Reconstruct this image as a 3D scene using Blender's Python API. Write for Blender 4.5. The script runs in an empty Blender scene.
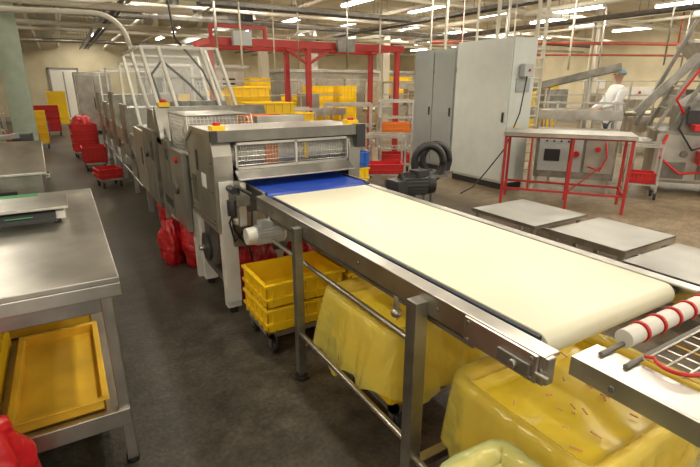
import bpy,bmesh,math,random
from mathutils import Vector,Matrix,noise
random.seed(3)
sc=bpy.context.scene
try: sc.view_settings.view_transform='Standard'
except Exception: pass

# ------------------------------------------------------------ materials
def mat(name,col,rough=.5,metal=0,var=.0,vs=6,bump=0,bs=40,emit=0,alpha=1,aniso=None,spec=.5,trans=0,crinkle=0,cs=5):
    m=bpy.data.materials.new(name);m.use_nodes=True
    nt=m.node_tree;N=nt.nodes;L=nt.links;p=N['Principled BSDF']
    p.inputs['Roughness'].default_value=rough;p.inputs['Metallic'].default_value=metal
    p.inputs['Base Color'].default_value=(*col,1)
    p.inputs['Specular IOR Level'].default_value=spec
    p.inputs['Alpha'].default_value=alpha
    if trans: p.inputs['Transmission Weight'].default_value=trans
    if emit:
        p.inputs['Emission Color'].default_value=(*col,1);p.inputs['Emission Strength'].default_value=emit
    tc=N.new('ShaderNodeTexCoord')
    if var or bump or crinkle:
        mp=N.new('ShaderNodeMapping');L.new(tc.outputs['Object'],mp.inputs[0])
        if aniso: mp.inputs['Scale'].default_value=aniso
    if var:
        n=N.new('ShaderNodeTexNoise');n.inputs['Scale'].default_value=vs;n.inputs['Detail'].default_value=6
        L.new(mp.outputs[0],n.inputs['Vector'])
        cr=N.new('ShaderNodeValToRGB')
        cr.color_ramp.elements[0].position=.3;cr.color_ramp.elements[1].position=.7
        cr.color_ramp.elements[0].color=(*[max(0,c*(1-var)) for c in col],1)
        cr.color_ramp.elements[1].color=(*[min(1,c*(1+var)) for c in col],1)
        L.new(n.outputs['Fac'],cr.inputs[0]);L.new(cr.outputs[0],p.inputs['Base Color'])
        mr=N.new('ShaderNodeMapRange');mr.inputs['To Min'].default_value=max(.02,rough*.75);mr.inputs['To Max'].default_value=min(1,rough*1.3)
        L.new(n.outputs['Fac'],mr.inputs['Value']);L.new(mr.outputs[0],p.inputs['Roughness'])
    if bump:
        n2=N.new('ShaderNodeTexNoise');n2.inputs['Scale'].default_value=bs;n2.inputs['Detail'].default_value=4
        L.new(mp.outputs[0],n2.inputs['Vector'])
        b=N.new('ShaderNodeBump');b.inputs['Strength'].default_value=bump;b.inputs['Distance'].default_value=.02
        L.new(n2.outputs['Fac'],b.inputs['Height']);L.new(b.outputs[0],p.inputs['Normal'])
    if crinkle:
        n3=N.new('ShaderNodeTexNoise');n3.inputs['Scale'].default_value=4;n3.inputs['Detail'].default_value=2
        L.new(mp.outputs[0],n3.inputs['Vector'])
        mx=N.new('ShaderNodeVectorMath');mx.operation='MULTIPLY_ADD';L.new(n3.outputs['Color'],mx.inputs[0]);mx.inputs[1].default_value=(.4,.4,.4);L.new(mp.outputs[0],mx.inputs[2])
        v=N.new('ShaderNodeTexVoronoi');v.feature='DISTANCE_TO_EDGE';v.inputs['Scale'].default_value=cs;L.new(mx.outputs[0],v.inputs['Vector'])
        v2=N.new('ShaderNodeTexVoronoi');v2.feature='F1';v2.inputs['Scale'].default_value=cs*2.1;L.new(mx.outputs[0],v2.inputs['Vector'])
        ad=N.new('ShaderNodeMath');ad.operation='MULTIPLY_ADD';L.new(v2.outputs['Distance'],ad.inputs[0]);ad.inputs[1].default_value=.4;L.new(v.outputs['Distance'],ad.inputs[2])
        b=N.new('ShaderNodeBump');b.inputs['Strength'].default_value=crinkle;b.inputs['Distance'].default_value=.03
        L.new(ad.outputs[0],b.inputs['Height']);L.new(b.outputs[0],p.inputs['Normal'])
    return m
STEEL=mat('stainless_steel',(.56,.54,.50),.34,1,var=.18,vs=6,bump=.03,bs=30)
STEEL2=mat('stainless_steel_brushed',(.46,.44,.40),.40,1,var=.2,vs=4,bump=.03,bs=20)
STEELM=mat('worn_machine_steel',(.29,.28,.25),.42,.9,var=.35,vs=6,bump=.05,bs=20)
STEELP=mat('platform_steel',(.54,.54,.51),.42,.75,var=.16,vs=2.5)
STEELD=mat('dull_steel',(.22,.21,.19),.5,.8,var=.25,vs=7)
BENCH=mat('bench_steel',(.66,.64,.60),.34,1,var=.24,vs=3.5,bump=.06,bs=9)
CREAM=mat('cream_belt',(.80,.77,.60),.42,0,var=.06,vs=2)
BLUE=mat('blue_belt',(.008,.05,.38),.4)
NAVY=mat('painted_gap_shade',(.02,.03,.05),.5)
YEL=mat('yellow_plastic',(.90,.59,.012),.38,var=.08,vs=4)
YEL2=mat('yellow_tray_plastic',(.76,.46,.03),.45,var=.18,vs=4)
LINER=mat('yellow_liner_film',(1,.86,.16),.2,alpha=.5,spec=.9,crinkle=.5,cs=5)
LINERI=mat('yellow_liner_base',(.98,.74,.06),.3,crinkle=.10,spec=.6,cs=4)
GREENF=mat('green_liner_film',(.78,.88,.42),.2,alpha=.5,spec=1,crinkle=.5,cs=7)
GREENI=mat('green_liner_base',(.66,.70,.22),.3,crinkle=.3)
RED=mat('red_paint',(.42,.03,.025),.45,var=.1)
REDF=mat('red_film',(.55,.012,.018),.25,spec=.8,crinkle=.55,alpha=.93,cs=8)
REDP=mat('red_plastic',(.55,.02,.02),.4)
WHITE=mat('white_paint',(.70,.68,.62),.4,var=.1)
CAB=mat('cabinet_paint',(.58,.61,.58),.4,var=.04)
CABG=mat('cabinet_grey_paint',(.34,.37,.36),.45,var=.04)
BLACK=mat('black_rubber',(.015,.015,.016),.5)
BLKP=mat('black_paint',(.03,.03,.032),.35)
GREY=mat('grey_motor_paint',(.45,.47,.47),.4)
BLUEP=mat('blue_plastic',(.02,.12,.5),.4)
GREENP=mat('green_plastic',(.05,.3,.12),.4)
GRNPAINT=mat('pale_green_paint',(.42,.50,.40),.5,var=.1)
ORANGE=mat('orange_plastic',(.8,.22,.02),.4)
DOUGH=mat('scrap_dough',(.75,.42,.22),.7)
RUST=mat('pipe_red_primer',(.38,.07,.04),.5)
PIPEW=mat('pipe_white',(.64,.60,.50),.4)
LAMP=mat('tube_glow',(1,.98,.92),.4,emit=12)
GLASS=mat('clear_polycarbonate',(.75,.8,.78),.08,alpha=.10,spec=.8)
COAT=mat('white_coat_cloth',(.84,.86,.88),.8,bump=.2,bs=20)
SKIN=mat('skin',(.55,.32,.22),.5)
HAIRN=mat('hairnet_cloth',(.25,.5,.62),.7)
TROUS=mat('dark_trousers',(.05,.06,.08),.8)
EYE=mat('eye_dark',(.03,.02,.02),.3)
LABEL=mat('label_white',(.8,.8,.78),.5)
EXITG=mat('exit_sign_green',(.02,.4,.15),.4)

# ------------------------------------------------------------ mesh builder
class MB:
    def __init__(s,name,bev=.003,T=None):
        s.name=name;s.bm=bmesh.new();s.mats=[];s.bev=bev;s.T=T or Matrix.Identity(4)
    def mi(s,m):
        if m not in s.mats: s.mats.append(m)
        return s.mats.index(m)
    def V(s,p): return s.bm.verts.new(s.T@Vector(p))
    def F(s,vs,m,smooth=False):
        try: f=s.bm.faces.new(vs)
        except ValueError: return None
        f.material_index=s.mi(m);f.smooth=smooth;return f
    def obox(s,c,size,m,R=None):
        R=R or Matrix.Identity(3);c=Vector(c);h=Vector(size)/2
        vs=[s.V(c+R@Vector((h.x*a,h.y*b,h.z*d))) for a in(-1,1) for b in(-1,1) for d in(-1,1)]
        for q in((0,1,3,2),(4,6,7,5),(0,4,5,1),(2,3,7,6),(0,2,6,4),(1,5,7,3)): s.F([vs[i] for i in q],m)
    def box(s,x0,x1,y0,y1,z0,z1,m):
        s.obox(((x0+x1)/2,(y0+y1)/2,(z0+z1)/2),(abs(x1-x0),abs(y1-y0),abs(z1-z0)),m)
    def bar(s,p,q,w,m,h=None):
        p=Vector(p);q=Vector(q);d=q-p;h=h or w
        R=d.to_track_quat('Y','Z').to_matrix()
        s.obox((p+q)/2,(w,d.length,h),m,R)
    def prism(s,pts,ext,m):
        e=Vector(ext);a=[s.V(p) for p in pts];b=[s.V(Vector(p)+e) for p in pts];n=len(pts)
        s.F(a[::-1],m);s.F(b,m)
        for i in range(n): s.F([a[i],a[(i+1)%n],b[(i+1)%n],b[i]],m)
    def cyl(s,p,q,r,m,r2=None,seg=16,cap=True):
        p=Vector(p);q=Vector(q);r2=r if r2 is None else r2
        R=(q-p).to_track_quat('Z','Y').to_matrix();A=[];B=[]
        for i in range(seg):
            t=2*math.pi*i/seg;d=R@Vector((math.cos(t),math.sin(t),0))
            A.append(s.V(p+d*r));B.append(s.V(q+d*r2))
        for i in range(seg): s.F([A[i],A[(i+1)%seg],B[(i+1)%seg],B[i]],m,True)
        if cap: s.F(A[::-1],m);s.F(B,m)
    def tube(s,path,r,m,seg=8,closed=False):
        P=[Vector(p) for p in path];n=len(P);rings=[];up=None
        for i in range(n):
            if closed: d=P[(i+1)%n]-P[i-1]
            else: d=P[min(i+1,n-1)]-P[max(i-1,0)]
            d.normalize()
            if up is None: up=d.orthogonal().normalized()
            up=(up-d*up.dot(d)).normalized();w=d.cross(up)
            rings.append([s.V(P[i]+(up*math.cos(2*math.pi*k/seg)+w*math.sin(2*math.pi*k/seg))*r) for k in range(seg)])
        for i in range(n if closed else n-1):
            a=rings[i];b=rings[(i+1)%n]
            for k in range(seg): s.F([a[k],a[(k+1)%seg],b[(k+1)%seg],b[k]],m,True)
        if not closed: s.F(rings[0][::-1],m);s.F(rings[-1],m)
    def loft(s,rings,m,smooth=True,cap0=False,cap1=False):
        R=[[s.V(p) for p in r] for r in rings]
        n=len(R[0])
        for a,b in zip(R,R[1:]):
            for k in range(n): s.F([a[k],a[(k+1)%n],b[(k+1)%n],b[k]],m,smooth)
        if cap0: s.F(R[0][::-1],m,smooth)
        if cap1: s.F(R[-1],m,smooth)
    def grid(s,fn,nu,nv,m,smooth=True):
        G=[[s.V(fn(i/nu,j/nv)) for j in range(nv+1)] for i in range(nu+1)]
        for i in range(nu):
            for j in range(nv): s.F([G[i][j],G[i+1][j],G[i+1][j+1],G[i][j+1]],m,smooth)
    def ball(s,c,r,m,sx=1,sy=1,sz=1,n=12):
        rings=[]
        for i in range(1,n):
            t=math.pi*i/n;rr=math.sin(t)
            rings.append([(c[0]+r*sx*rr*math.cos(2*math.pi*k/16),c[1]+r*sy*rr*math.sin(2*math.pi*k/16),c[2]-r*sz*math.cos(t)) for k in range(16)])
        s.loft(rings,m,True,True,True)
    def caster(s,x,y,z=.11,r=.045,m=None):
        s.cyl((x-.014,y,r),(x+.014,y,r),r,m or BLACK,seg=14)
        s.box(x-.022,x-.017,y-.02,y+.02,r,z,STEELD);s.box(x+.017,x+.022,y-.02,y+.02,r,z,STEELD)
        s.box(x-.03,x+.03,y-.03,y+.03,z-.006,z,STEELD)
    def done(s,parent=None):
        bm=s.bm;bmesh.ops.recalc_face_normals(bm,faces=bm.faces[:])
        xs=[v.co for v in bm.verts]
        o=Vector(((min(v.x for v in xs)+max(v.x for v in xs))/2,(min(v.y for v in xs)+max(v.y for v in xs))/2,min(v.z for v in xs)))
        for v in bm.verts: v.co-=o
        me=bpy.data.meshes.new(s.name);bm.to_mesh(me);bm.free()
        for m in s.mats: me.materials.append(m)
        ob=bpy.data.objects.new(s.name,me);sc.collection.objects.link(ob);ob.location=o
        if s.bev:
            b=ob.modifiers.new('bevel','BEVEL');b.width=s.bev;b.segments=2;b.limit_method='ANGLE';b.angle_limit=math.radians(50)
        if parent: ob.parent=parent
        return ob
def TZ(x,y,deg,z=0): return Matrix.Translation((x,y,z))@Matrix.Rotation(math.radians(deg),4,'Z')
def arc(c,r,a0,a1,n,ax='xz'):
    out=[]
    for i in range(n+1):
        t=math.radians(a0+(a1-a0)*i/n);u,v=r*math.cos(t),r*math.sin(t)
        out.append((c[0]+u,c[1],c[2]+v) if ax=='xz' else ((c[0]+u,c[1]+v,c[2]) if ax=='xy' else (c[0],c[1]+u,c[2]+v)))
    return out
def empty(name):
    e=bpy.data.objects.new(name,None);sc.collection.objects.link(e);return e

# ------------------------------------------------------------ room
def floor_mat():
    m=bpy.data.materials.new('floor_screed');m.use_nodes=True;nt=m.node_tree;N=nt.nodes;L=nt.links;p=N['Principled BSDF']
    n1=N.new('ShaderNodeTexNoise');n1.inputs['Scale'].default_value=1.1;n1.inputs['Detail'].default_value=8;n1.inputs['Roughness'].default_value=.65
    n2=N.new('ShaderNodeTexNoise');n2.inputs['Scale'].default_value=45;n2.inputs['Detail'].default_value=4
    n3=N.new('ShaderNodeTexNoise');n3.inputs['Scale'].default_value=7;n3.inputs['Detail'].default_value=9;n3.inputs['Roughness'].default_value=.75
    geo=N.new('ShaderNodeNewGeometry')
    for n in(n1,n2,n3): L.new(geo.outputs['Position'],n.inputs['Vector'])
    def ramp(src,c0,c1,a=.35,b=.65):
        r=N.new('ShaderNodeValToRGB');r.color_ramp.elements[0].position=a;r.color_ramp.elements[1].position=b
        r.color_ramp.elements[0].color=(*c0,1);r.color_ramp.elements[1].color=(*c1,1);L.new(src,r.inputs[0]);return r
    dark=ramp(n1.outputs['Fac'],(.052,.045,.034),(.10,.088,.066))
    brown=ramp(n1.outputs['Fac'],(.065,.046,.027),(.125,.092,.055))
    beige=ramp(n1.outputs['Fac'],(.20,.15,.095),(.34,.27,.18))
    sp=N.new('ShaderNodeSeparateXYZ');L.new(geo.outputs['Position'],sp.inputs[0])
    def step(lo,hi):
        ad=N.new('ShaderNodeMath');ad.operation='MULTIPLY_ADD';L.new(n1.outputs['Fac'],ad.inputs[0]);ad.inputs[1].default_value=.5;L.new(sp.outputs['X'],ad.inputs[2])
        mr=N.new('ShaderNodeMapRange');mr.inputs['From Min'].default_value=lo+.25;mr.inputs['From Max'].default_value=hi+.25
        L.new(ad.outputs[0],mr.inputs['Value']);return mr
    s1=step(.9,1.3);s2=step(4.7,5.3)
    m1=N.new('ShaderNodeMixRGB');L.new(s1.outputs[0],m1.inputs[0]);L.new(dark.outputs[0],m1.inputs[1]);L.new(brown.outputs[0],m1.inputs[2])
    m2=N.new('ShaderNodeMixRGB');L.new(s2.outputs[0],m2.inputs[0]);L.new(m1.outputs[0],m2.inputs[1]);L.new(beige.outputs[0],m2.inputs[2])
    gr=N.new('ShaderNodeMixRGB');gr.blend_type='MULTIPLY';gr.inputs[0].default_value=.7
    g2=ramp(n2.outputs['Fac'],(.55,.55,.55),(1.2,1.2,1.2));L.new(m2.outputs[0],gr.inputs[1]);L.new(g2.outputs[0],gr.inputs[2])
    gs=N.new('ShaderNodeMixRGB');gs.blend_type='MULTIPLY';gs.inputs[0].default_value=1
    g3=ramp(n3.outputs['Fac'],(.62,.60,.56),(1.15,1.15,1.15),.40,.58);L.new(gr.outputs[0],gs.inputs[1]);L.new(g3.outputs[0],gs.inputs[2])
    L.new(gs.outputs[0],p.inputs['Base Color'])
    mr=N.new('ShaderNodeMapRange');mr.inputs['To Min'].default_value=.28;mr.inputs['To Max'].default_value=.6
    L.new(n3.outputs['Fac'],mr.inputs['Value']);L.new(mr.outputs[0],p.inputs['Roughness'])
    b=N.new('ShaderNodeBump');b.inputs['Strength'].default_value=.15;b.inputs['Distance'].default_value=.01
    L.new(n2.outputs['Fac'],b.inputs['Height']);L.new(b.outputs[0],p.inputs['Normal'])
    return m
WALLM=mat('wall_cream_paint',(.60,.53,.36),.6,var=.14,vs=1.2)
CEILM=mat('ceiling_panel_paint',(.58,.52,.38),.7,var=.16,vs=1)
TRIM=mat('trim_paint',(.3,.3,.27),.5)
X0,X1,Y0,Y1,CZ=-4,20,-4,27,3.85
b=MB('floor',0);b.box(X0,X1,Y0,Y1,-.1,0,floor_mat());b.done()
b=MB('ceiling',0);b.box(X0,X1,Y0,Y1,CZ,CZ+.1,CEILM);b.done()
b=MB('wall_back',0);b.box(X0,X1,Y1,Y1+.15,0,CZ,WALLM);b.done()
b=MB('wall_right',0);b.box(X1,X1+.15,Y0,Y1,0,CZ,WALLM);b.done()
b=MB('wall_left',0);b.box(X0-.15,X0,Y0,Y1,0,CZ,WALLM);b.done()
b=MB('baseboard_back',0);b.box(X0,X1,Y1-.03,Y1-.001,0.002,.2,TRIM);b.done()
b=MB('baseboard_right',0);b.box(X1-.03,X1-.001,Y0,Y1,0.002,.2,TRIM);b.done()
b=MB('door_1',0)
b.box(-.2,.9,Y1-.05,Y1-.002,.01,2.3,mat('bright_opening_color',(.8,.78,.7),.4));b.box(-.28,-.2,Y1-.08,Y1-.002,0.01,2.38,TRIM);b.box(.9,.98,Y1-.08,Y1-.002,0.01,2.38,TRIM);b.box(-.28,.98,Y1-.08,Y1-.002,2.3,2.38,TRIM)  # pale panel colour stands in for the brightness of the far opening
b.box(.3,.36,Y1-.06,Y1-.05,.1,2.2,TRIM);b.done()
for i,y in enumerate([6,8,10,12,14,16.5,19,21.5,24]):
    b=MB('trim_%d'%(i+1),0);b.box(X0+.01,X1-.01,y-.05,y+.05,CZ-.12,CZ-.001,CEILM);b.done()

# ------------------------------------------------------------ ceiling lights
def lightfix(x,y,L=1.5,ang=0,energy=38,z=3.5):
    b=MB('ceiling_light',0,TZ(x,y,ang))
    b.box(-.08,.08,-L/2,L/2,z+.035,z+.09,WHITE)
    for s in(-.5,.5): b.cyl((0,s*L*.8,z+.09),(0,s*L*.8,CZ-.001),.008,STEELD,seg=6)
    for s in(-.04,.04): b.cyl((s,-L/2+.02,z),(s,L/2-.02,z),.032,LAMP,seg=8)
    b.box(-.08,.08,-L/2,-L/2+.02,z-.03,z+.04,WHITE);b.box(-.08,.08,L/2-.02,L/2,z-.03,z+.04,WHITE)
    o=b.done()
    ld=bpy.data.lights.new('lamp','AREA');ld.shape='RECTANGLE';ld.size=.16;ld.size_y=L;ld.energy=energy;ld.color=(1,.91,.74)
    lo=bpy.data.objects.new('lamp',ld);sc.collection.objects.link(lo);lo.parent=o
    lo.location=(0,0,-.01);lo.rotation_euler=(0,0,math.radians(ang))
for y in(-2,2.2,6.6,10.4,14.6,18.8,22.5):
    for x in(-1.6,1.6,4.05,6.5,8.6,11.2,13.4,15.6,18):
        if y<5 and x>12: continue
        if y==2.2 and x==1.6: x=1.2
        lightfix(x+random.uniform(-.1,.1),y+random.uniform(-.1,.1))
lightfix(1.3,25.6,1.4,90)
for x,y in((10.0,13.2),(14.4,12.7),(2.9,11.1),(12.2,8.6)): lightfix(x,y,1.5,0,15)

# ------------------------------------------------------------ workbench left
b=MB('stainless_workbench',.004)
b.box(-.95,.09,1.88,3.76,.875,.9,BENCH)
for x0,x1,y0,y1 in((-.95,.09,1.88,1.9),(-.95,.09,3.74,3.76),(.07,.09,1.9,3.74),(-.95,-.93,1.9,3.74)): b.box(x0,x1,y0,y1,.82,.876,BENCH)
for x in(-.9,.035):
    for y in(1.95,3.7): b.box(x-.022,x+.022,y-.022,y+.022,.02,.876,STEEL);b.cyl((x,y,0),(x,y,.03),.028,BLACK)
b.box(-.92,.055,1.93,3.72,.26,.285,STEEL2)
b.box(-.92,.055,1.915,1.93,.21,.29,STEEL)
b.box(-.9,.035,1.94,1.96,.74,.82,STEEL);b.box(-.9,.035,3.68,3.7,.74,.82,STEEL)
b.box(.02,.045,1.95,3.7,.76,.82,STEEL)
b.done()
def tray(name,x0,x1,y0,y1,z0,h,m,T=None):
    b=MB(name,.006,T)
    b.box(x0,x1,y0,y1,z0,z0+.012,m)
    for a in((x0,x1,y0,y0+.012),(x0,x1,y1-.012,y1),(x0,x0+.012,y0,y1),(x1-.012,x1,y0,y1)): b.box(*a,z0,z0+h,m)
    for a in((x0-.015,x1+.015,y0-.015,y0+.005),(x0-.015,x1+.015,y1-.005,y1+.015),(x0-.015,x0+.005,y0,y1),(x1-.005,x1+.015,y0,y1)): b.box(*a,z0+h-.008,z0+h,m)
    return b.done()
tray('yellow_tray',-.36,-.03,1.96,2.72,.287,.06,YEL2)
tray('yellow_tray',-.84,-.42,1.99,2.8,.287,.16,YEL)
tray('yellow_tray',-.5,-.04,2.85,3.5,.287,.07,YEL2)
b=MB('bench_scale',.004,TZ(.05,0,0))
for x in(-.46,-.16):
    for y in(2.88,3.1): b.cyl((x,y,.9),(x,y,.925),.018,BLACK)
b.box(-.50,-.12,2.84,3.14,.925,.965,WHITE)
b.cyl((-.31,2.99,.965),(-.31,2.99,.98),.05,STEELD)
b.box(-.52,-.10,2.82,3.16,.98,.995,STEEL)
b.prism([(-.46,2.84,.925),(-.46,2.84,.975),(-.46,2.78,.945),(-.46,2.78,.925)],(.3,0,0),BLKP)
b.box(-.38,-.26,2.792,2.8,.955,.96,GREENP)
b.done()
b=MB('green_chopping_board',.003);b.box(-.58,-.22,3.3,3.62,.901,.925,GREENP);b.cyl((-.26,3.46,.925),(-.26,3.46,.93),.02,WHITE);b.done()
b=MB('table_top_sealer',.006)
b.prism([(-.75,3.9,.5),(-.75,4.5,.5),(-.75,4.5,1.18),(-.75,4.2,1.18),(-.75,3.9,1.0)],(.56,0,0),STEELM)
b.prism([(-.78,3.88,1.0),(-.78,4.2,1.19),(-.78,4.2,1.21),(-.78,3.88,1.02)],(.62,0,0),STEEL)
for x in(-.72,-.24):
    for y in(3.95,4.45): b.box(x-.02,x+.02,y-.02,y+.02,0,.5,STEEL)
b.box(-.65,-.35,3.89,3.9,.75,.9,BLKP);b.cyl((-.25,3.9,.85),(-.25,3.88,.85),.02,REDP)
b.cyl((-.5,4.35,1.18),(-.5,4.35,1.26),.07,STEEL);b.bar((-.7,4.3,1.2),(-.3,4.3,1.24),.04,STEELD);b.box(-.35,-.22,4.3,4.45,1.18,1.25,BLKP)
b.done()
def bag(name,cx,cy,rx,ry,h,m,seed=0,n=48,lev=20,z0=0.0,fold=.06):
    b=MB(name,0);rings=[]
    for j in range(lev+1):
        t=j/lev;prof=(1-.25*t**3)*(.82+.18*math.sin(math.pi*min(1,t*1.2)))
        if t>.93: prof*=.75
        ring=[]
        for k in range(n):
            a=2*math.pi*k/n;nn=noise.noise(Vector((math.cos(a)*2.5+seed,math.sin(a)*2.5,t*2.0)))+.6*abs(noise.noise(Vector((math.cos(a)*7+seed,math.sin(a)*7,t*4))))
            q=prof*(1+nn*fold*3)
            ring.append((cx+rx*q*math.cos(a),cy+ry*q*math.sin(a),z0+h*t+(nn*fold*h*.6 if 0<j else 0)))
        rings.append(ring)
    b.loft(rings,m,True,True,True);return b.done()
bag('red_plastic_bag',-.47,1.66,.2,.17,.60,REDF,1,fold=.1)

# ------------------------------------------------------------ main conveyor
b=MB('belt_conveyor',.003)
xl,xr,ya,yb=1.06,1.74,.735,2.70
def beltloop(x0,x1,ya,yb,zt,r,m,n=10):
    prof=[(ya+r*math.cos(math.radians(a)),zt-r+r*math.sin(math.radians(a))) for a in [90+180*i/n for i in range(n+1)]]
    prof+=[(yb+r*math.cos(math.radians(a)),zt-r+r*math.sin(math.radians(a))) for a in [270+180*i/n for i in range(n+1)]]
    A=[b.V((x0,y,z)) for y,z in prof];B=[b.V((x1,y,z)) for y,z in prof];k=len(prof)
    for i in range(k): b.F([A[i],A[(i+1)%k],B[(i+1)%k],B[i]],m,True)
    b.F(A,m);b.F(B[::-1],m)
beltloop(xl,xr,ya,yb,.935,.04,CREAM)
b.box(xl-.016,xl,.72,2.7,.875,.93,NAVY);b.box(xr,xr+.012,.74,2.7,.88,.915,NAVY)  # solid dark strips stand in for the shade in the belt-side gaps
b.box(.968,.978,.64,2.78,.845,.93,STEEL);b.box(.968,1.03,.64,2.78,.922,.932,STEEL);b.box(.968,1.03,.66,2.78,.845,.853,STEEL)
b.box(1.80,1.81,.64,2.72,.845,.93,STEEL);b.box(1.76,1.81,.64,2.72,.922,.932,STEEL)
b.box(.985,1.0,.9,2.6,.815,.846,STEELD)
for y in(.9,1.5,2.1,2.6): b.box(1.0,1.8,y-.02,y+.02,.845,.875,STEELD)
b.cyl((.98,.735,.895),(1.8,.735,.895),.022,STEELD)
b.box(.957,.967,.655,.92,.848,.93,STEEL)
b.box(.947,.957,.67,.78,.862,.90,STEELD);b.cyl((.937,.72,.88),(.957,.72,.88),.013,STEEL,seg=6)
for y in(.67,.9):
    for z in(.86,.918): b.cyl((.950,y,z),(.958,y,z),.007,STEELD,seg=6)
b.cyl((.962,.62,.88),(.962,.70,.88),.006,STEEL,seg=8)
b.box(.97,1.0,.63,.645,.85,.93,STEEL)
for y in(1.05,1.55,2.05,2.5): b.cyl((.962,y,.89),(.968,y,.89),.009,STEELD,seg=6)
for y,w in((2.12,.045),(1.13,.055)):
    for x in(.945,1.835):
        b.box(x-w/2,x+w/2,y-w/2,y+w/2,.04,.90,STEELM);b.cyl((x,y,0),(x,y,.02),.04,BLACK);b.cyl((x,y,.015),(x,y,.05),.014,STEELD)
    b.box(.95,1.83,y-.02,y+.02,.17,.21,STEEL)
for x in(.945,1.835):
    b.cyl((x,2.12,.29),(x,1.13,.29),.014,STEEL,seg=10);b.cyl((x,1.13,.25),(x,.75,.25),.014,STEEL,seg=10)
b.cyl((1.0,2.6,.68),(1.0,1.15,.68),.013,STEEL,seg=10)
b.cyl((.985,1.3,.845),(.985,1.3,.78),.012,STEEL,seg=8);b.ball((.985,1.3,.765),.022,STEEL)
b.done()

def motor(b,c,ax,r,L,m,m2,fins=True):
    c=Vector(c);ax=Vector(ax).normalized()
    b.cyl(c-ax*L*.5,c+ax*L*.25,r,m,seg=20);b.cyl(c+ax*L*.25,c+ax*L*.5,r*1.05,m2,r2=r*.92,seg=20)
    b.cyl(c-ax*L*.56,c-ax*L*.5,r*1.12,m2,seg=20);b.cyl(c-ax*L*.75,c-ax*L*.5,r*.22,STEELD)
    if fins:
        R=ax.to_track_quat('Z','Y').to_matrix()
        for k in range(20):
            t=2*math.pi*k/20;d=R@Vector((math.cos(t),math.sin(t),0))
            b.bar(c-ax*L*.47+d*(r*1.03),c+ax*L*.23+d*(r*1.03),.004,m,.014)
b=MB('drive_motor',.001)
motor(b,(2.06,2.52,.94),(.9,-.35,0),.072,.23,BLKP,BLACK)
b.box(2.02,2.12,2.47,2.56,1.0,1.04,BLKP)
b.box(1.86,1.94,2.48,2.62,.78,.98,BLKP)
b.box(2.02,2.08,2.49,2.55,0,.87,STEELD);b.box(1.97,2.13,2.44,2.6,0,.015,STEELD)
b.done()
for cx,cy,cz,r0 in((2.34,2.74,1.03,.12),(2.62,2.98,1.0,.12)):
    b=MB('coiled_hose',0)
    pts=[]
    for i in range(160):
        t=i/159*8*math.pi;rr=r0+.008*math.sin(t*.37);pts.append((cx+rr*math.cos(t)*.85+.0004*i,cy-rr*math.cos(t)*.4+i*.0005,cz+rr*math.sin(t)*1.05))
    b.tube(pts,.022,BLACK);b.bar((cx-.12,cy+.06,cz-.1),(cx+.14,cy-.06,cz-.1),.02,STEELD);b.box(cx-.01,cx+.02,cy+.02,cy+.05,0,cz-.08,STEELD);b.box(cx-.1,cx+.11,cy-.08,cy+.12,0,.02,STEELD);b.done()

# ------------------------------------------------------------ sheeter head machine
DY=.11
b=MB('dough_sheeter',.004,TZ(0,DY,0))
for x0,x1 in((.80,.93),(1.84,1.94)):
    b.prism([(x0,3.0,.62),(x0,3.70,.62),(x0,3.70,1.22),(x0,3.5,1.28),(x0,3.02,1.28),(x0,2.98,1.15)],(x1-x0,0,0),STEEL2)
for x in(.87,1.89):
    for y in(3.02,3.64): b.box(x-.05,x+.05,y-.04,y+.04,.05,.62,WHITE);b.cyl((x,y,0),(x,y,.05),.03,BLACK)
b.box(.82,.92,2.965,2.98,.1,.98,WHITE)
b.box(.87,1.89,3.60,3.66,.2,.26,STEELD);b.box(.84,.88,3.08,3.6,.2,.26,STEELD)
b.box(.79,1.95,2.95,3.5,1.28,1.315,STEEL);b.box(.79,1.95,2.94,2.952,1.245,1.318,STEELD);b.box(.93,1.84,3.5,3.70,.98,1.24,STEEL2)
b.box(1.88,1.955,2.93,3.02,1.15,1.32,BLKP);b.box(.785,.83,2.93,2.97,1.25,1.32,BLKP)
b.prism([(.79,3.5,1.315),(.79,3.5,1.28),(.79,3.72,1.18),(.79,3.72,1.215)],(1.16,0,0),STEEL)
b.box(.95,1.83,2.975,2.99,1.215,1.235,STEEL);b.box(.95,1.83,2.975,2.99,1.05,1.07,STEEL)
b.box(.95,.965,2.975,2.99,1.05,1.235,STEEL);b.box(1.815,1.83,2.975,2.99,1.05,1.235,STEEL);b.box(1.39,1.405,2.975,2.99,1.05,1.235,STEEL)
for i in range(41):
    x=.97+i*.0209;b.cyl((x,2.983,1.06),(x,2.983,1.225),.0028,STEEL,seg=5)
for i in range(5): b.cyl((.95,2.980,1.08+i*.03),(1.83,2.980,1.08+i*.03),.0028,STEEL,seg=5)
b.cyl((.93,3.15,1.14),(1.84,3.15,1.14),.07,WHITE,seg=20);b.cyl((.93,3.35,1.05),(1.84,3.35,1.05),.07,STEEL,seg=20)
b.box(1.2,1.3,3.07,3.08,1.07,1.2,ORANGE);b.box(1.5,1.54,3.07,3.08,1.08,1.2,YEL)
b.prism([(.94,2.98,1.05),(.94,2.9,1.0),(.94,2.9,.99),(.94,2.98,1.03)],(.90,0,0),STEEL)
beltloop(1.05,1.79,2.70,3.5,.937,.035,BLUE)
b.box(1.02,1.04,2.69,3.4,.86,.945,STEEL);b.box(1.80,1.82,2.69,3.4,.86,.945,STEEL)
b.box(.93,1.84,3.02,3.5,.74,.86,STEELD)
for x in(.86,1.89):
    b.box(x-.045,x+.045,3.0,3.09,1.315,1.345,YEL);b.cyl((x,3.045,1.345),(x,3.045,1.365),.025,REDP)
b.cyl((.80,3.32,.43),(.775,3.32,.43),.11,BLKP,seg=24);b.cyl((.775,3.32,.43),(.73,3.32,.43),.02,STEEL);b.box(.80,.86,3.25,3.4,.3,.62,STEELD)
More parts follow.
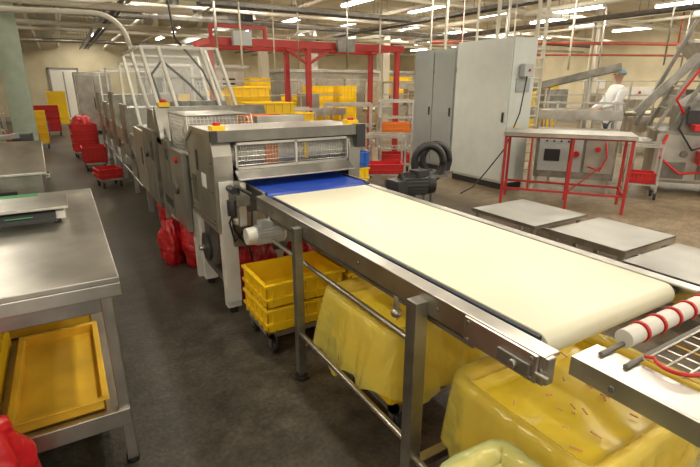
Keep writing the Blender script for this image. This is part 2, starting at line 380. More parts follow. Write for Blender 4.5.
b.box(.795,.80,3.2,3.32,.9,1.0,LABEL);b.box(.795,.80,3.4,3.46,1.0,1.15,BLKP);b.box(.79,.80,3.5,3.6,.75,.95,STEELD)
b.box(.795,.80,3.05,3.65,.66,.675,STEELD)
for y in(3.05,3.65):
    for z in(.7,.9,1.1): b.cyl((.792,y,z),(.80,y,z),.009,STEELD,seg=6)
b.done()
b=MB('gear_motor',.002)
motor(b,(1.0,2.76,.68),(-1,0,0),.058,.24,GREY,WHITE)
b.box(.97,1.05,2.72,2.80,.73,.77,GREY)
b.box(1.13,1.20,2.70,2.80,.62,.83,STEELD)
b.done()
b=MB('chain_tensioner',.002,TZ(0,.04,0))
b.box(.86,.95,2.80,2.97,.86,.93,STEELM);b.cyl((.87,2.86,.95),(.87,2.97,.95),.025,BLKP)
b.cyl((.84,2.84,.90),(.84,2.84,.80),.03,BLKP);b.box(.9,.94,2.84,2.95,.93,1.0,STEEL);b.cyl((.87,2.8,.99),(.96,2.8,.93),.012,BLKP)
b.tube([(.84,2.84,.80),(.85,2.86,.7),(.9,2.9,.62),(.95,2.88,.55),(.98,2.93,.45)],.009,BLACK)
b.tube([(.88,2.86,.86),(.82,2.85,.75),(.86,2.9,.6),(.94,2.93,.66)],.007,BLACK)
b.cyl((.86,2.83,.78),(.86,2.83,.74),.022,STEEL);b.box(.87,.96,2.93,2.975,.55,.87,STEELD);b.box(.88,.93,2.82,2.88,.72,.86,STEEL)
b.done()

# ------------------------------------------------------------ machine 2
def meshpanel(b,o,u,v,nu,nv,m,r=.0025):
    o,u,v=Vector(o),Vector(u),Vector(v)
    for i in range(nu+1): b.cyl(o+u*i/nu,o+u*i/nu+v,r if 0<i<nu else r*3,m,seg=5)
    for j in range(nv+1): b.cyl(o+v*j/nv,o+v*j/nv+u,r if 0<j<nv else r*3,m,seg=5)
b=MB('dough_laminator',.004)
b.box(.80,1.9,3.9,4.98,.62,1.06,STEELM)
b.box(.76,.80,3.9,4.4,.42,1.08,STEEL2);b.box(.76,.80,4.42,4.98,.42,1.12,STEELM)
b.prism([(.76,4.72,1.06),(.76,4.98,1.06),(.76,4.98,1.40),(.76,4.9,1.40)],(1.1,0,0),STEELM)
for x in(.84,1.86):
    for y in(3.95,4.92): b.box(x-.03,x+.03,y-.03,y+.03,.0,.62,WHITE)
b.box(.84,1.86,3.93,3.99,.2,.25,STEELD)
meshpanel(b,(.84,3.92,1.06),(.56,0,0),(0,.10,.3),18,10,STEEL)
meshpanel(b,(.84,3.95,1.06),(0,.7,0),(0,.0,.3),16,10,STEEL)
meshpanel(b,(.84,4.02,1.36),(.56,0,0),(0,.62,0),18,14,STEEL)
b.box(1.45,1.86,4.0,4.6,1.06,1.22,STEEL2);b.box(1.45,1.9,4.0,4.1,1.22,1.34,STEEL)
b.box(.95,1.3,4.2,4.6,1.06,1.25,BLKP);b.cyl((.9,4.4,1.2),(1.38,4.4,1.2),.05,STEEL)
for k in range(5): b.box(.755,.76,4.47+k*.08,4.51+k*.08,.5,.58,BLKP)
b.box(.755,.76,4.5,4.62,.95,1.05,BLKP);b.cyl((.76,4.1,1.0),(.74,4.1,1.0),.025,REDP);b.cyl((.76,4.2,.75),(.74,4.2,.75),.06,STEELD)
b.box(.80,.90,4.88,4.97,1.4,1.44,YEL);b.cyl((.85,4.925,1.44),(.85,4.925,1.47),.03,REDP)
b.done()
tray('orange_tray',1.45,1.86,4.25,4.58,1.225,.10,ORANGE)
# ------------------------------------------------------------ machine 3 + long line
b=MB('dough_make_up_line',.004)
b.box(.78,1.8,5.08,6.6,.6,1.12,STEELM);b.box(.74,.78,5.08,5.8,.38,1.16,STEELM);b.box(.74,.78,5.83,6.6,.38,1.1,STEEL2)
b.prism([(.78,5.1,1.12),(.78,5.7,1.12),(.78,5.5,1.36),(.78,5.2,1.36)],(1.0,0,0),STEELM)
b.box(.735,.74,5.2,5.35,.85,1.05,BLKP);b.box(.735,.74,6.0,6.1,.7,.9,BLKP);b.cyl((.74,5.55,.9),(.71,5.55,.9),.05,STEELD)
for y in(5.15,6.5,7.8,9.2,10.6,12,13.4):
    for x in(.82,1.76): b.box(x-.03,x+.03,y-.03,y+.03,0,.62,STEEL)
b.box(.8,1.8,6.62,13.5,.80,.9,STEELD);b.box(.86,1.74,6.62,13.5,.9,.915,CREAM)
b.box(.76,.8,6.62,13.5,.74,.96,STEEL);b.box(1.8,1.84,6.62,13.5,.74,.96,STEEL)
for y,hh in((7.3,1.3),(8.9,1.45),(10.4,1.25),(12,1.4)):
    b.box(.78,1.8,y,y+.6,.96,hh,STEELM);b.box(.74,.78,y-.05,y+.65,.6,hh+.04,STEELM)
    b.box(.735,.74,y+.1,y+.3,.8,1.0,BLKP)
for y in(7.6,9.9,11.6):
    for x in(.8,1.8): b.box(x-.015,x+.015,y+.1,y+.13,.96,1.9,WHITE)
    b.box(.78,1.82,y+.1,y+.13,1.87,1.9,WHITE)
b.cyl((.82,7,.25),(.82,13.4,.25),.02,STEEL)
def frame(y0,z0,y1,z1,x0,x1,m=WHITE,xs=(0,1),mid=False,w=.03,dx=.05):
    for k in xs: 
        x=x0+(x1-x0)*k;b.bar((x,y0,z0),(x-dx,y1,z1),w,m)
    b.bar((x0-dx,y1,z1),(x1-dx,y1,z1),w*.8,m)
    if mid: b.bar((x0-dx/2,(y0+y1)/2,(z0+z1)/2),(x1-dx/2,(y0+y1)/2,(z0+z1)/2),w*.6,m)
    b.prism([(x0,y0+.01,z0),(x1,y0+.01,z0),(x1-dx,y1+.01,z1),(x0-dx,y1+.01,z1)],(0,.005,0),GLASS)
frame(5.02,1.3,5.5,1.98,.84,1.62,xs=(0,.22,.78,1));frame(5.5,1.36,6.0,2.0,.80,1.62,xs=(0,1),mid=True)
frame(6.3,1.12,6.7,1.95,.8,1.7)
b.bar((.76,5.5,1.97),(.74,6.7,1.95),.025,WHITE)
for k in range(5): b.box(.95+k*.13,1.03+k*.13,5.2,5.5,1.36,1.44,STEELD)
b.tube([(.9,5.3,1.4),(.85,5.4,1.7),(1.0,5.6,1.85),(1.3,5.7,1.6),(1.4,5.4,1.4)],.015,BLACK)
b.tube([(1.5,5.3,1.4),(1.4,5.5,1.75),(1.2,5.8,2.1),(1.2,6,2.6)],.012,BLACK)
b.done()
# red bags and crates under the machines
bag('red_plastic_bag',.99,4.25,.22,.20,.52,REDF,11,fold=.1);bag('red_plastic_bag',.98,4.66,.20,.18,.42,REDF,13,fold=.11)
bag('red_plastic_bag',.70,4.45,.10,.16,.40,REDF,21,fold=.12)
bag('red_plastic_bag',.98,5.5,.20,.22,.50,REDF,15,fold=.1)
bag('red_plastic_bag',1.12,3.34,.18,.12,.55,REDF,8,z0=.0,fold=.09);bag('red_plastic_bag',1.55,3.34,.16,.12,.5,REDF,18,z0=.0,fold=.09)

# ------------------------------------------------------------ crates
def crate(b,x,y,z,w=.6,d=.4,h=.2,m=YEL,ribs=7):
    t=.008
    b.box(x-w/2,x+w/2,y-d/2,y+d/2,z,z+.01,m)
    b.box(x-w/2,x+w/2,y-d/2,y-d/2+t,z,z+h,m);b.box(x-w/2,x+w/2,y+d/2-t,y+d/2,z,z+h,m)
    b.box(x-w/2,x-w/2+t,y-d/2,y+d/2,z,z+h,m);b.box(x+w/2-t,x+w/2,y-d/2,y+d/2,z,z+h,m)
    e=.014
    for zz in(z+h-.022,z+.05):
        b.box(x-w/2-e,x+w/2+e,y-d/2-e,y-d/2,zz,zz+.018,m);b.box(x-w/2-e,x+w/2+e,y+d/2,y+d/2+e,zz,zz+.018,m)
        b.box(x-w/2-e,x-w/2,y-d/2,y+d/2,zz,zz+.018,m);b.box(x+w/2,x+w/2+e,y-d/2,y+d/2,zz,zz+.018,m)
    for i in range(ribs):
        xx=x-w/2+w*(i+.5)/ribs
        for yy in(y-d/2-e,y+d/2): b.box(xx-.004,xx+.004,yy,yy+e,z+.01,z+h-.01,m)
    for i in range(max(3,ribs-2)):
        yy=y-d/2+d*(i+.5)/max(3,ribs-2)
        for xx in(x-w/2-e,x+w/2): b.box(xx,xx+e,yy-.004,yy+.004,z+.01,z+h-.01,m)
def dolly(b,x,y,w,d,z=.12):
    b.box(x-w/2,x+w/2,y-d/2,y-d/2+.04,z,z+.03,STEEL);b.box(x-w/2,x+w/2,y+d/2-.04,y+d/2,z,z+.03,STEEL)
    b.box(x-w/2,x-w/2+.04,y-d/2,y+d/2,z,z+.03,STEEL);b.box(x+w/2-.04,x+w/2,y-d/2,y+d/2,z,z+.03,STEEL)
    for sx in(-1,1):
        for sy in(-1,1): b.caster(x+sx*(w/2-.04),y+sy*(d/2-.04),z)
def crate_stack(name,x,y,n,w=.6,d=.4,h=.2,ms=(YEL,),rot=0,ribs=7):
    b=MB(name,.002,TZ(x,y,rot));dolly(b,0,0,w,d)
    for i in range(n): crate(b,random.uniform(-.004,.004),0,.152+i*(h+.004),w,d,h,ms[i%len(ms)],ribs)
    return b.done()
crate_stack('yellow_crate_stack',1.13,2.62,2,.52,.40,.16)
crate_stack('yellow_crate_stack',1.66,2.66,2,.44,.44,.2)

# lined bins
def rrect(hx,hy,r,n=6):
    pts=[]
    for sx,sy,a0 in((1,1,0),(-1,1,90),(-1,-1,180),(1,-1,270)):
        for i in range(n+1):
            t=math.radians(a0+90*i/n);pts.append((sx*(hx-r)+r*math.cos(t),sy*(hy-r)+r*math.sin(t)))
    out=[]
    for i in range(len(pts)):
        p,q=pts[i],pts[(i+1)%len(pts)];out.append(p)
        L=math.dist(p,q);k=int(L/.014)
        for j in range(1,k): out.append((p[0]+(q[0]-p[0])*j/k,p[1]+(q[1]-p[1])*j/k))
    return out
def lined_bin(name,cx,cy,hx,hy,z0,z1,film,filmi,basem,inner,seed,drop=.22,scraps=True,flare=.05,rot=0,rough=1.0):
    b=MB(name,0,TZ(cx,cy,rot));base=rrect(hx,hy,.045)
    def ring(off,z,amp,zamp=0,fr=7,zk=.6):
        out=[]
        for x,y in base:
            sxx=x/hx;syy=y/hy
            nx,ny=(sxx**7,syy**7);l=math.hypot(nx,ny) or 1;nx/=l;ny/=l
            k=off+amp*(noise.noise(Vector((x*fr,y*fr,seed+z*zk)))+.8*abs(noise.noise(Vector((x*fr*2.4,y*fr*2.4,seed+z*zk*1.5)))))
            zz=z+zamp*noise.noise(Vector((x*fr*.8,y*fr*.8,seed+9)))
            out.append((x+nx*k,y+ny*k,zz))
        return out
    def sring(k,z,zamp):
        return [(x*k,y*k,z+zamp*noise.noise(Vector((x*k*9,y*k*9,seed+3)))) for x,y in base]
    b.loft([ring(-.03,z0,0),ring(-.012,z1-.05,0),ring(.012,z1-.05,0),ring(.012,z1-.01,0),ring(-.022,z1-.01,0),ring(-.045,inner-.03,0)],basem,False,True,True)
    b.loft([ring(-.02,z0+.13,0),ring(.002,z0+.13,0),ring(.002,z0+.15,0),ring(-.02,z0+.15,0)],basem,False)
    # liner lying on the base and up the walls
    b.loft([sring(k,inner,.014) for k in(.03,.15,.3,.45,.6,.72,.80)]+[ring(-.052,inner+.018,.006,.01),ring(-.036,(inner+z1)/2,.006,.012)],filmi,True,True,False)
    rr=[ring(-.034,(inner+z1)/2,.006,.012),ring(-.026,z1-.01,.004,.004),ring(-.005,z1+.006,.008,.006),ring(.018,z1+.004,.008,.006)]
    N_=14
    for i in range(1,N_+1):
        t=i/N_;rr.append(ring(.020+flare*t**.7,z1-drop*t,(.01+.045*t)*rough,.01+.12*t*rough,7))
    b.loft(rr,film,True,False,False)
    if scraps:
        for i in range(26):
            x=random.uniform(-hx*.7,hx*.7);y=random.uniform(-hy*.7,hy*.7);a=random.uniform(0,3.1);l=random.uniform(.01,.04)
            b.bar((x,y,inner+.010),(x+l*math.cos(a),y+l*math.sin(a),inner+.014),.005,DOUGH,.004)
    dolly(b,0,0,hx*1.6,hy*1.6,.12)
    for sx in(-1,1): b.box(sx*hx*.6-.03,sx*hx*.6+.03,-hy*.7,hy*.7,.15,z0,basem)
    return b.done()
lined_bin('lined_yellow_bin',1.43,.79,.35,.27,.2,.60,LINER,LINERI,YEL,.53,2,drop=.33,flare=.03)
lined_bin('lined_yellow_bin',1.38,1.70,.33,.28,.2,.60,LINER,LINERI,YEL,.50,5,drop=.32,flare=.05)
lined_bin('lined_green_bin',.84,.60,.12,.14,.15,.60,GREENF,GREENI,YEL,.52,8,drop=.22,scraps=True,flare=.015,rough=.5)

# ------------------------------------------------------------ roller/wire conveyor foreground right
b=MB('roller_conveyor',.002)
b.box(1.037,1.045,-.9,.615,.875,.93,STEEL);b.box(1.045,1.15,-.9,.615,.922,.93,STEEL);b.box(1.145,1.153,-.9,.60,.89,.93,STEEL)
b.box(1.82,1.828,-.9,.60,.78,.93,STEEL);b.box(1.77,1.82,-.9,.60,.922,.93,STEEL)
for y in(.2,.5): b.cyl((1.03,y,.90),(1.037,y,.90),.009,STEELD,seg=6)
for y in(.575,.51): b.cyl((1.10,y,.935),(1.82,y,.935),.007,STEELD)
for k in range(7):
    x=1.235+k*.085
    b.cyl((x-.034,.575,.95),(x+.034,.575,.95),.026,WHITE,seg=20)
    b.cyl((x+.037,.575,.95),(x+.048,.575,.95),.030,REDP,seg=20)
for i in range(28): b.cyl((1.16,.50-i*.045,.94),(1.78,.50-i*.045,.94),.003,STEEL,seg=6)
for i in range(14): b.cyl((1.18+i*.045,.50,.935),(1.18+i*.045,-.8,.935),.0025,YEL2 if i%3==0 else STEEL,seg=6)
b.tube([(1.16,.50,.95)]+arc((1.2,.44,.95),.05,120,260,8,'xy')+[(1.3,.36,.95),(1.5,.32,.95),(1.75,.31,.95)],.005,REDP)
for y in(-.7,.0):
    for x in(1.09,1.8): b.box(x-.02,x+.02,y-.02,y+.02,0,.9,STEEL)
b.done()

# ------------------------------------------------------------ steel platforms
def platform(x0,x1,y0,y1,z,lip=.04):
    b=MB('steel_step_platform',.003)
    b.box(x0,x1,y0,y1,z-.012,z,STEELP)
    b.box(x0,x0+.01,y0,y1,z-lip,z,STEEL);b.box(x1-.01,x1,y0,y1,z-lip,z,STEEL);b.box(x0,x1,y0,y0+.01,z-lip,z,STEEL);b.box(x0,x1,y1-.01,y1,z-lip,z,STEEL)
    for x in(x0+.05,x1-.05):
        for y in(y0+.05,y1-.05): b.box(x-.02,x+.02,y-.02,y+.02,0,z-.012,STEEL)
    b.box(x0+.03,x0+.07,y0+.05,y1-.05,.08,.11,STEEL);b.box(x1-.07,x1-.03,y0+.05,y1-.05,.08,.11,STEEL)
    return b.done()
platform(3.6,4.4,2.68,3.48,.35,.035);platform(3.64,4.42,1.86,2.56,.35,.06);platform(3.42,4.22,.95,1.76,.35,.035)

# ------------------------------------------------------------ electrical cabinets
def cabinet(name,x0,x1,y0,y1,h,m,doors=1):
    b=MB(name,.006)
    b.box(x0+.02,x1-.02,y0+.02,y1-.02,0,.1,BLKP);b.box(x0,x1,y0,y1,.1,h,m)
    for i in range(doors):
        a=y0+(y1-y0)*i/doors;c=y0+(y1-y0)*(i+1)/doors
        b.box(x0-.025,x0-.003,a+.012,c-.012,.14,h-.04,m)
        b.box(x0-.045,x0-.025,a+.06,a+.09,1.05,1.2,BLKP)
        for z in(.4,1.8): b.cyl((x0-.02,c-.012,z),(x0-.02,c-.012,z+.08),.012,STEELD)
    b.box(x0+.1,x1-.1,y0-.02,y0,1.5,1.7,CABG);b.box(x0+.12,x0+.2,y0-.025,y0-.02,.9,1.0,YEL)
    b.cyl(((x0+x1)/2,(y0+y1)/2,h),((x0+x1)/2,(y0+y1)/2,3.4),.03,PIPEW)
    b.cyl(((x0+x1)/2,y1-.15,h),((x0+x1)/2,y1-.15,3.3),.02,PIPEW)
    return b.done()
cabinet('electrical_cabinet',5.82,6.32,5.05,6.22,2.27,CAB,1)
cabinet('electrical_cabinet',6.15,6.6,6.6,7.75,2.22,CABG,2)
b=MB('junction_box',.005);b.box(5.95,6.15,4.93,5.024,1.72,1.9,GREY);b.cyl((6.05,4.93,1.81),(6.05,4.91,1.81),.02,REDP);b.done()

# ------------------------------------------------------------ red frame table
T=TZ(5.08,4.42,-54)
b=MB('red_frame_table',.003,T)
L_,D=1.54,.66
b.box(-.02,L_+.02,-.02,D+.02,.985,1.0,STEEL);b.box(-.02,L_+.02,-.02,-.005,.95,1.0,STEEL);b.box(-.02,L_+.02,D+.005,D+.02,.95,1.0,STEEL)
for x in(.02,L_*.55,L_-.02):
    for y in(.02,D-.02): b.box(x-.018,x+.018,y-.018,y+.018,0,.985,RED)
for y in(.02,D-.02):
    b.box(.02,L_-.02,y-.012,y+.012,.93,.97,RED);b.box(.02,L_-.02,y-.012,y+.012,.22,.25,RED)
for x in(.02,L_-.02): b.box(x-.012,x+.012,.02,D-.02,.22,.25,RED);b.box(x-.012,x+.012,.02,D-.02,.93,.97,RED)
b.box(.34,.36,.01,.03,.24,.95,RED)
b.bar((.85,.02,.24),(1.2,.02,.6),.018,RED)
b.done()
b=MB('control_console',.005,TZ(6.35,4.45,-54))
b.box(-.35,.75,0,.4,.25,.97,STEELM);b.box(-.3,.3,-.012,0,.35,.9,GREY);b.box(.34,.72,-.012,0,.35,.9,STEEL2)
for i in range(4): b.cyl((-.2+i*.1,-.012,.8),(-.2+i*.1,-.03,.8),.015,BLKP)
b.cyl((.22,-.012,.62),(.22,-.05,.62),.045,REDP);b.box(-.22,.0,-.018,-.012,.5,.68,BLKP);b.cyl((.5,-.012,.7),(.5,-.04,.7),.04,REDP)
b.tube([(.6,-.02,.8),(.62,-.12,.6),(.55,-.1,.4),(.4,-.04,.45)],.012,REDP)
for x in(-.3,.7):
    for y in(.05,.35): b.box(x-.02,x+.02,y-.02,y+.02,.0,.25,STEEL)
b.done()

# ------------------------------------------------------------ trolleys
def trolley(name,x,y,w,d,h,ns,rot=0,m=STEEL,load=None,cm=None):
    b=MB(name,.002,TZ(x,y,rot))
    for sx in(-1,1):
        for sy in(-1,1):
            px,py=sx*(w/2-.02),sy*(d/2-.02)
            b.box(px-.014,px+.014,py-.014,py+.014,.11,h,m);b.caster(px,py,.115)
    for i in range(ns):
        z=.2+(h-.25)*i/max(1,ns-1)
        b.box(-w/2,w/2,-d/2+.01,-d/2+.03,z,z+.025,m);b.box(-w/2,w/2,d/2-.03,d/2-.01,z,z+.025,m)
        b.box(-w/2,-w/2+.02,-d/2,d/2,z,z+.025,m);b.box(w/2-.02,w/2,-d/2,d/2,z,z+.025,m)
        for k in range(1,9): b.cyl((-w/2+w*k/9,-d/2+.02,z+.012),(-w/2+w*k/9,d/2-.02,z+.012),.005,m,seg=5)
        if load and i in load: crate(b,0,0,z+.027,min(.6,w-.1),min(.4,d-.08),.16,load[i])
    b.box(-w/2,w/2,-d/2+.008,-d/2+.03,h-.02,h,m);b.box(-w/2,w/2,d/2-.03,d/2-.008,h-.02,h,m)
    return b.done()
trolley('wire_shelf_trolley',4.35,7.35,.85,.5,1.3,4,-30,load={1:ORANGE})
trolley('wire_shelf_trolley',5.25,7.15,.6,.5,1.35,5,-30,load={0:REDP,2:ORANGE})
trolley('wire_shelf_trolley',4.4,6.3,.7,.45,.85,2,-30,load={0:REDP})
trolley('wire_shelf_trolley',3.7,8.3,.8,.5,1.2,4,-10,load={1:YEL})
trolley('wire_shelf_trolley',7.4,8.8,.9,.5,1.5,5,0,load={3:YEL,2:BLUEP})
trolley('wire_shelf_trolley',3.3,11.9,.9,.55,1.7,5,0,load={3:YEL,2:YEL})
trolley('wire_shelf_trolley',7.2,3.68,.45,.34,.8,2,-54,m=STEEL,load={0:REDP})
trolley('wire_shelf_trolley',9.4,12.6,1,.55,1.7,5,0,load={3:YEL,4:YEL})
trolley('wire_shelf_trolley',8.4,7.9,.9,.5,1.6,5,0,load={1:YEL,4:YEL})
trolley('wire_shelf_trolley',-1.55,12.2,.8,.5,1.7,5,0,load={1:YEL,3:REDP,4:YEL})
trolley('wire_shelf_trolley',-1.6,14,.8,.5,1.7,5,0,load={0:YEL,2:YEL,4:BLUEP})
for x,y,n,ms in((2.5,6.4,6,(YEL,)),(3.15,6.45,4,(YEL,BLUEP)),(2.5,7.3,7,(YEL,)),(3.25,7.3,5,(YEL,)),(3.1,5.4,3,(BLUEP,YEL)),(5.3,11.7,6,(YEL,)),(6.1,11.8,7,(YEL,)),(6.4,12.7,7,(YEL,)),(2.5,12.6,6,(YEL,)),(7.4,12.7,7,(YEL,)),(4.7,12.8,8,(YEL,)),(10.6,12.4,7,(YEL,)),(11.4,12.4,6,(YEL,)),(-.1,22,6,(YEL,)),(-.7,14.9,4,(YEL,)),(12.5,10.2,6,(YEL,)),(13.3,10.1,7,(YEL,))):
    crate_stack('yellow_crate_stack',x,y,n,ms=ms,ribs=5,rot=random.uniform(-6,6))
crate_stack('red_crate_stack',-.85,13.2,2,ms=(REDP,),ribs=5)
crate_stack('blue_crate_stack',-.72,16.8,2,ms=(BLUEP,),ribs=5)
crate_stack('red_crate_stack',-.45,18.6,4,.7,.5,ms=(REDP,),ribs=5)
crate_stack('red_crate_stack',.5,8.6,1,.34,.4,.16,ms=(REDP,),ribs=5,rot=10)
crate_stack('red_crate_stack',.36,12.5,3,.5,.4,.2,ms=(REDP,),ribs=5,rot=5)
crate_stack('red_crate_stack',.42,10.6,1,.4,.5,.3,ms=(REDP,),ribs=5)
bag('red_plastic_bag',.4,14.2,.25,.25,.85,REDF,6,fold=.1)
def bgline(x,y,L,rot,h=.95,top=CREAM,guard=True):
    b=MB('process_conveyor',.003,TZ(x,y,rot))
    b.box(0,L,-.3,.3,h-.07,h-.03,STEELD);b.box(0,L,-.28,.28,h-.03,h,top)
    for s in(-.31,.31): b.box(0,L,s-.015,s+.015,h-.12,h+.05,STEEL)
    n=max(2,int(L/1.2)+1)
    for i in range(n):
        xx=.08+(L-.16)*i/(n-1)
        for s in(-.29,.29): b.box(xx-.025,xx+.025,s-.025,s+.025,0,h-.05,STEEL)
        b.box(xx-.02,xx+.02,-.29,.29,.2,.24,STEEL)
        if guard and i%2==0:
            for s in(-.29,.29): b.box(xx-.015,xx+.015,s-.015,s+.015,h,h+.7,STEEL)
            b.box(xx-.015,xx+.015,-.29,.29,h+.68,h+.7,STEEL)
    if guard:
        for s in(-.29,.29): b.box(.08,L-.08,s-.012,s+.012,h+.35,h+.37,STEEL);b.box(.08,L-.08,s-.012,s+.012,h+.68,h+.7,STEEL)
        b.box(L*.3,L*.45,-.26,.26,h+.05,h+.5,STEELM);b.box(L*.7,L*.8,-.26,.26,h+.05,h+.4,STEEL2)
    return b.done()
bgline(2.6,10.9,3.6,0,1.0);bgline(7.1,10.9,4.5,0,1.0);bgline(2.2,9.75,.9,0,.9,BLUE);bgline(9.6,8.6,3.6,-25,1.0);bgline(2.4,13.8,2.9,0,1.0);bgline(6.0,13.45,3,0,1.0);bgline(11.5,6.2,5,0,1.0);bgline(10.6,3.2,4.5,15,1.0)

# ------------------------------------------------------------ right dough machine
T=TZ(7.65,3.74,-54)
b=MB('dough_divider_machine',.005,T)
b.box(0,1.9,0,.9,.18,.95,STEELM);b.box(-.03,.9,-.03,0,.22,.9,STEEL2);b.box(.94,1.93,-.03,0,.22,.9,STEEL2)
for x in(.08,.9,1.8):
    for y in(.08,.82): b.box(x-.03,x+.03,y-.03,y+.03,0.02,.2,STEEL);b.cyl((x,y,0),(x,y,.03),.045,BLACK)
b.prism([(.25,0,.95),(1.6,0,.95),(1.6,0,1.35),(1.3,0,1.5),(.5,0,1.5),(.25,0,1.3)],(0,.85,0),STEELM)
def rect(x0,x1,y0,y1,z): return [(x0,y0,z),(x1,y0,z),(x1,y1,z),(x0,y1,z)]
b.loft([rect(.65,1.15,.2,.65,1.5),rect(.2,1.6,-.1,.95,2.15),rect(.17,1.63,-.13,.98,2.15),rect(.17,1.63,-.13,.98,2.2),rect(.2,1.6,-.1,.95,2.2),rect(.67,1.13,.22,.63,1.52)],STEEL2,False)
for x in(-.05,.15): b.bar((x,.1,.95),(x+.75,.1,2.85),.05,STEELM)
b.bar((-.05,.8,.95),(.7,.8,2.85),.05,STEELM);b.bar((.7,.1,2.82),(.7,.8,2.82),.05,STEEL)
b.bar((-.3,.3,1.0),(.25,.3,2.5),.09,STEELD,.05);b.bar((-.35,.0,1.2),(.55,.0,2.3),.06,STEELM,.12)
for k in range(6):
    f=k/6;b.bar((-.05+.75*f,.1,.95+1.9*f),(-.05+.75*f,.8,.95+1.9*f),.03,STEEL)
b.bar((1.7,-.05,.95),(1.3,-.05,2.6),.05,STEEL);b.bar((1.7,.9,.95),(1.3,.9,2.6),.05,STEEL);b.box(.68,1.35,.05,.12,2.55,2.62,STEEL)
for k in range(5): b.cyl((.35+k*.28,-.035,.62),(.35+k*.28,-.06,.62),.05,STEELD)
for k in range(4): b.box(.1+k*.45,.4+k*.45,-.05,-.03,.25,.5,STEELD)
b.box(.3,.62,-.045,-.03,1.05,1.25,BLKP);b.cyl((1.3,0,1.15),(1.3,-.03,1.15),.12,STEELD,seg=24);b.cyl((1.3,-.03,1.15),(1.3,-.08,1.15),.03,BLKP)
b.box(.35,.65,-.35,-.05,.98,1.06,REDP);b.box(.5,1.2,-.3,-.03,.5,.68,REDP);b.box(.45,.5,-.1,-.03,1.3,1.4,YEL)
b.box(-.3,0,.1,.7,.72,.78,STEEL);b.box(-.28,-.24,.12,.16,0,.72,STEEL);b.box(-.28,-.24,.64,.68,0,.72,STEEL)
b.tube([(.3,-.05,1.3),(.2,-.15,1.0),(.4,-.2,.7),(.8,-.15,.85),(1.1,-.06,1.1)],.015,BLACK)
b.tube([(.1,-.05,.9),(.0,-.18,.6),(.3,-.2,.35),(.7,-.15,.4)],.02,REDP);b.tube([(.25,-.05,1.2),(.1,-.15,1.4),(.3,-.15,1.8),(.5,-.12,2.0)],.018,REDP)
b.tube([(.9,.3,2.2),(.8,.3,2.6),(.75,.3,3.2),(.75,.3,3.84)],.03,STEEL)
b.done()
b=MB('inclined_belt_conveyor',.003)
p0,p1=Vector((7.3,6.95,1.32)),Vector((8.45,4.95,1.88))
d=(p1-p0).normalized();sd=d.cross(Vector((0,0,1))).normalized()
b.bar(p0,p1,.5,CREAM,.05)
for s in(-1,1): b.bar(p0+sd*s*.28+Vector((0,0,.02)),p1+sd*s*.28+Vector((0,0,.02)),.03,STEELM,.12)
for t in(.1,.5,.8):
    c=p0+(p1-p0)*t
    for s in(-1,1):
        q=c+sd*s*.24;b.cyl((q.x,q.y,0),(q.x,q.y,q.z),.02,STEEL)
for k in range(9):
    c=p0+(p1-p0)*(k+.5)/9+Vector((0,0,.045));b.bar(c-sd*.24,c+sd*.24,.01,STEELD,.03)
b.done()
b=MB('packing_belt_conveyor',.003)
p0,p1=Vector((6.85,6.2,1.12)),Vector((8.0,4.55,1.12))
b.bar(p0,p1,.46,CREAM,.06)
d=(p1-p0).normalized();sd=d.cross(Vector((0,0,1))).normalized()
for s in(-1,1): b.bar(p0+sd*s*.25,p1+sd*s*.25,.03,STEEL,.16)
for s in(-1,1):b.bar(p0+sd*s*.25+Vector((0,0,.19)),p1+sd*s*.25+Vector((0,0,.19)),.02,STEEL)
for t in(.05,.5,.95):
    c=p0+(p1-p0)*t
    for s in(-1,1):
        q=c+sd*s*.23;b.cyl((q.x,q.y,0),(q.x,q.y,1.33),.02,STEEL)
for t in(.1,.25,.4,.62,.8):
    c=p0+(p1-p0)*t;b.ball((c.x,c.y,1.17),.09,DOUGH,1,1,.35,8)
b.done()

# ------------------------------------------------------------ background plant
b=MB('tunnel_oven',.01)
b.box(6.5,13,15,17,.25,2.0,STEEL2);b.box(6.4,13.1,14.9,17.1,2.0,2.1,STEEL)
for i in range(6):
    x=6.6+i*1.07;b.box(x,x+.95,14.95,15,.5,1.8,STEEL);b.box(x+.8,x+.85,14.9,14.95,1.0,1.3,BLKP)
for i in range(7): b.box(6.6+i*1.03,6.7+i*1.03,15.1,15.2,0,.25,STEELD)
b.cyl((8,16,2.1),(8,16,3.8),.2,STEEL);b.cyl((11,16,2.1),(11,16,3.8),.2,STEEL)
b.done()
b=MB('proofing_cabinet',.01)
b.box(2.2,5.2,15.2,17,.12,2.1,STEEL2);b.box(2.1,5.3,15.1,17.1,2.1,2.2,STEEL)
for i in range(3):
    x=2.3+i*.97;b.box(x,x+.9,15.14,15.2,.2,2.0,STEEL);b.box(x+.78,x+.82,15.1,15.14,1.0,1.3,BLKP);b.box(x+.2,x+.6,15.135,15.14,1.4,1.8,BLKP)
for x in(2.3,5.1): b.box(x-.05,x+.05,15.3,16.9,0,.12,BLKP)
b.done()
b=MB('refrigeration_unit',.01)
b.box(.5,1.6,18.5,19.5,.1,2.0,STEEL);b.box(.55,1.03,18.46,18.5,.2,1.9,STEEL2);b.box(1.06,1.55,18.46,18.5,.2,1.9,STEEL2);b.box(1.0,1.03,18.42,18.46,.8,1.2,BLKP);b.box(.6,1.5,18.6,19.4,0,.1,BLKP);b.done()
def mixer(x,y,rot):
    b=MB('spiral_mixer',.01,TZ(x,y,rot))
    b.box(-.4,.4,.2,.8,.05,1.5,WHITE);b.box(-.35,.35,-.6,.3,1.2,1.55,WHITE)
    b.cyl((0,-.3,.3),(0,-.3,.75),.38,STEEL,r2=.45,seg=24);b.cyl((0,-.3,.75),(0,-.3,1.2),.05,STEEL);b.box(-.3,.3,-.6,.2,0,.3,WHITE);b.cyl((-.1,-.61,1.4),(-.1,-.63,1.4),.04,REDP)
    return b.done()
mixer(14.5,8.0,-40)
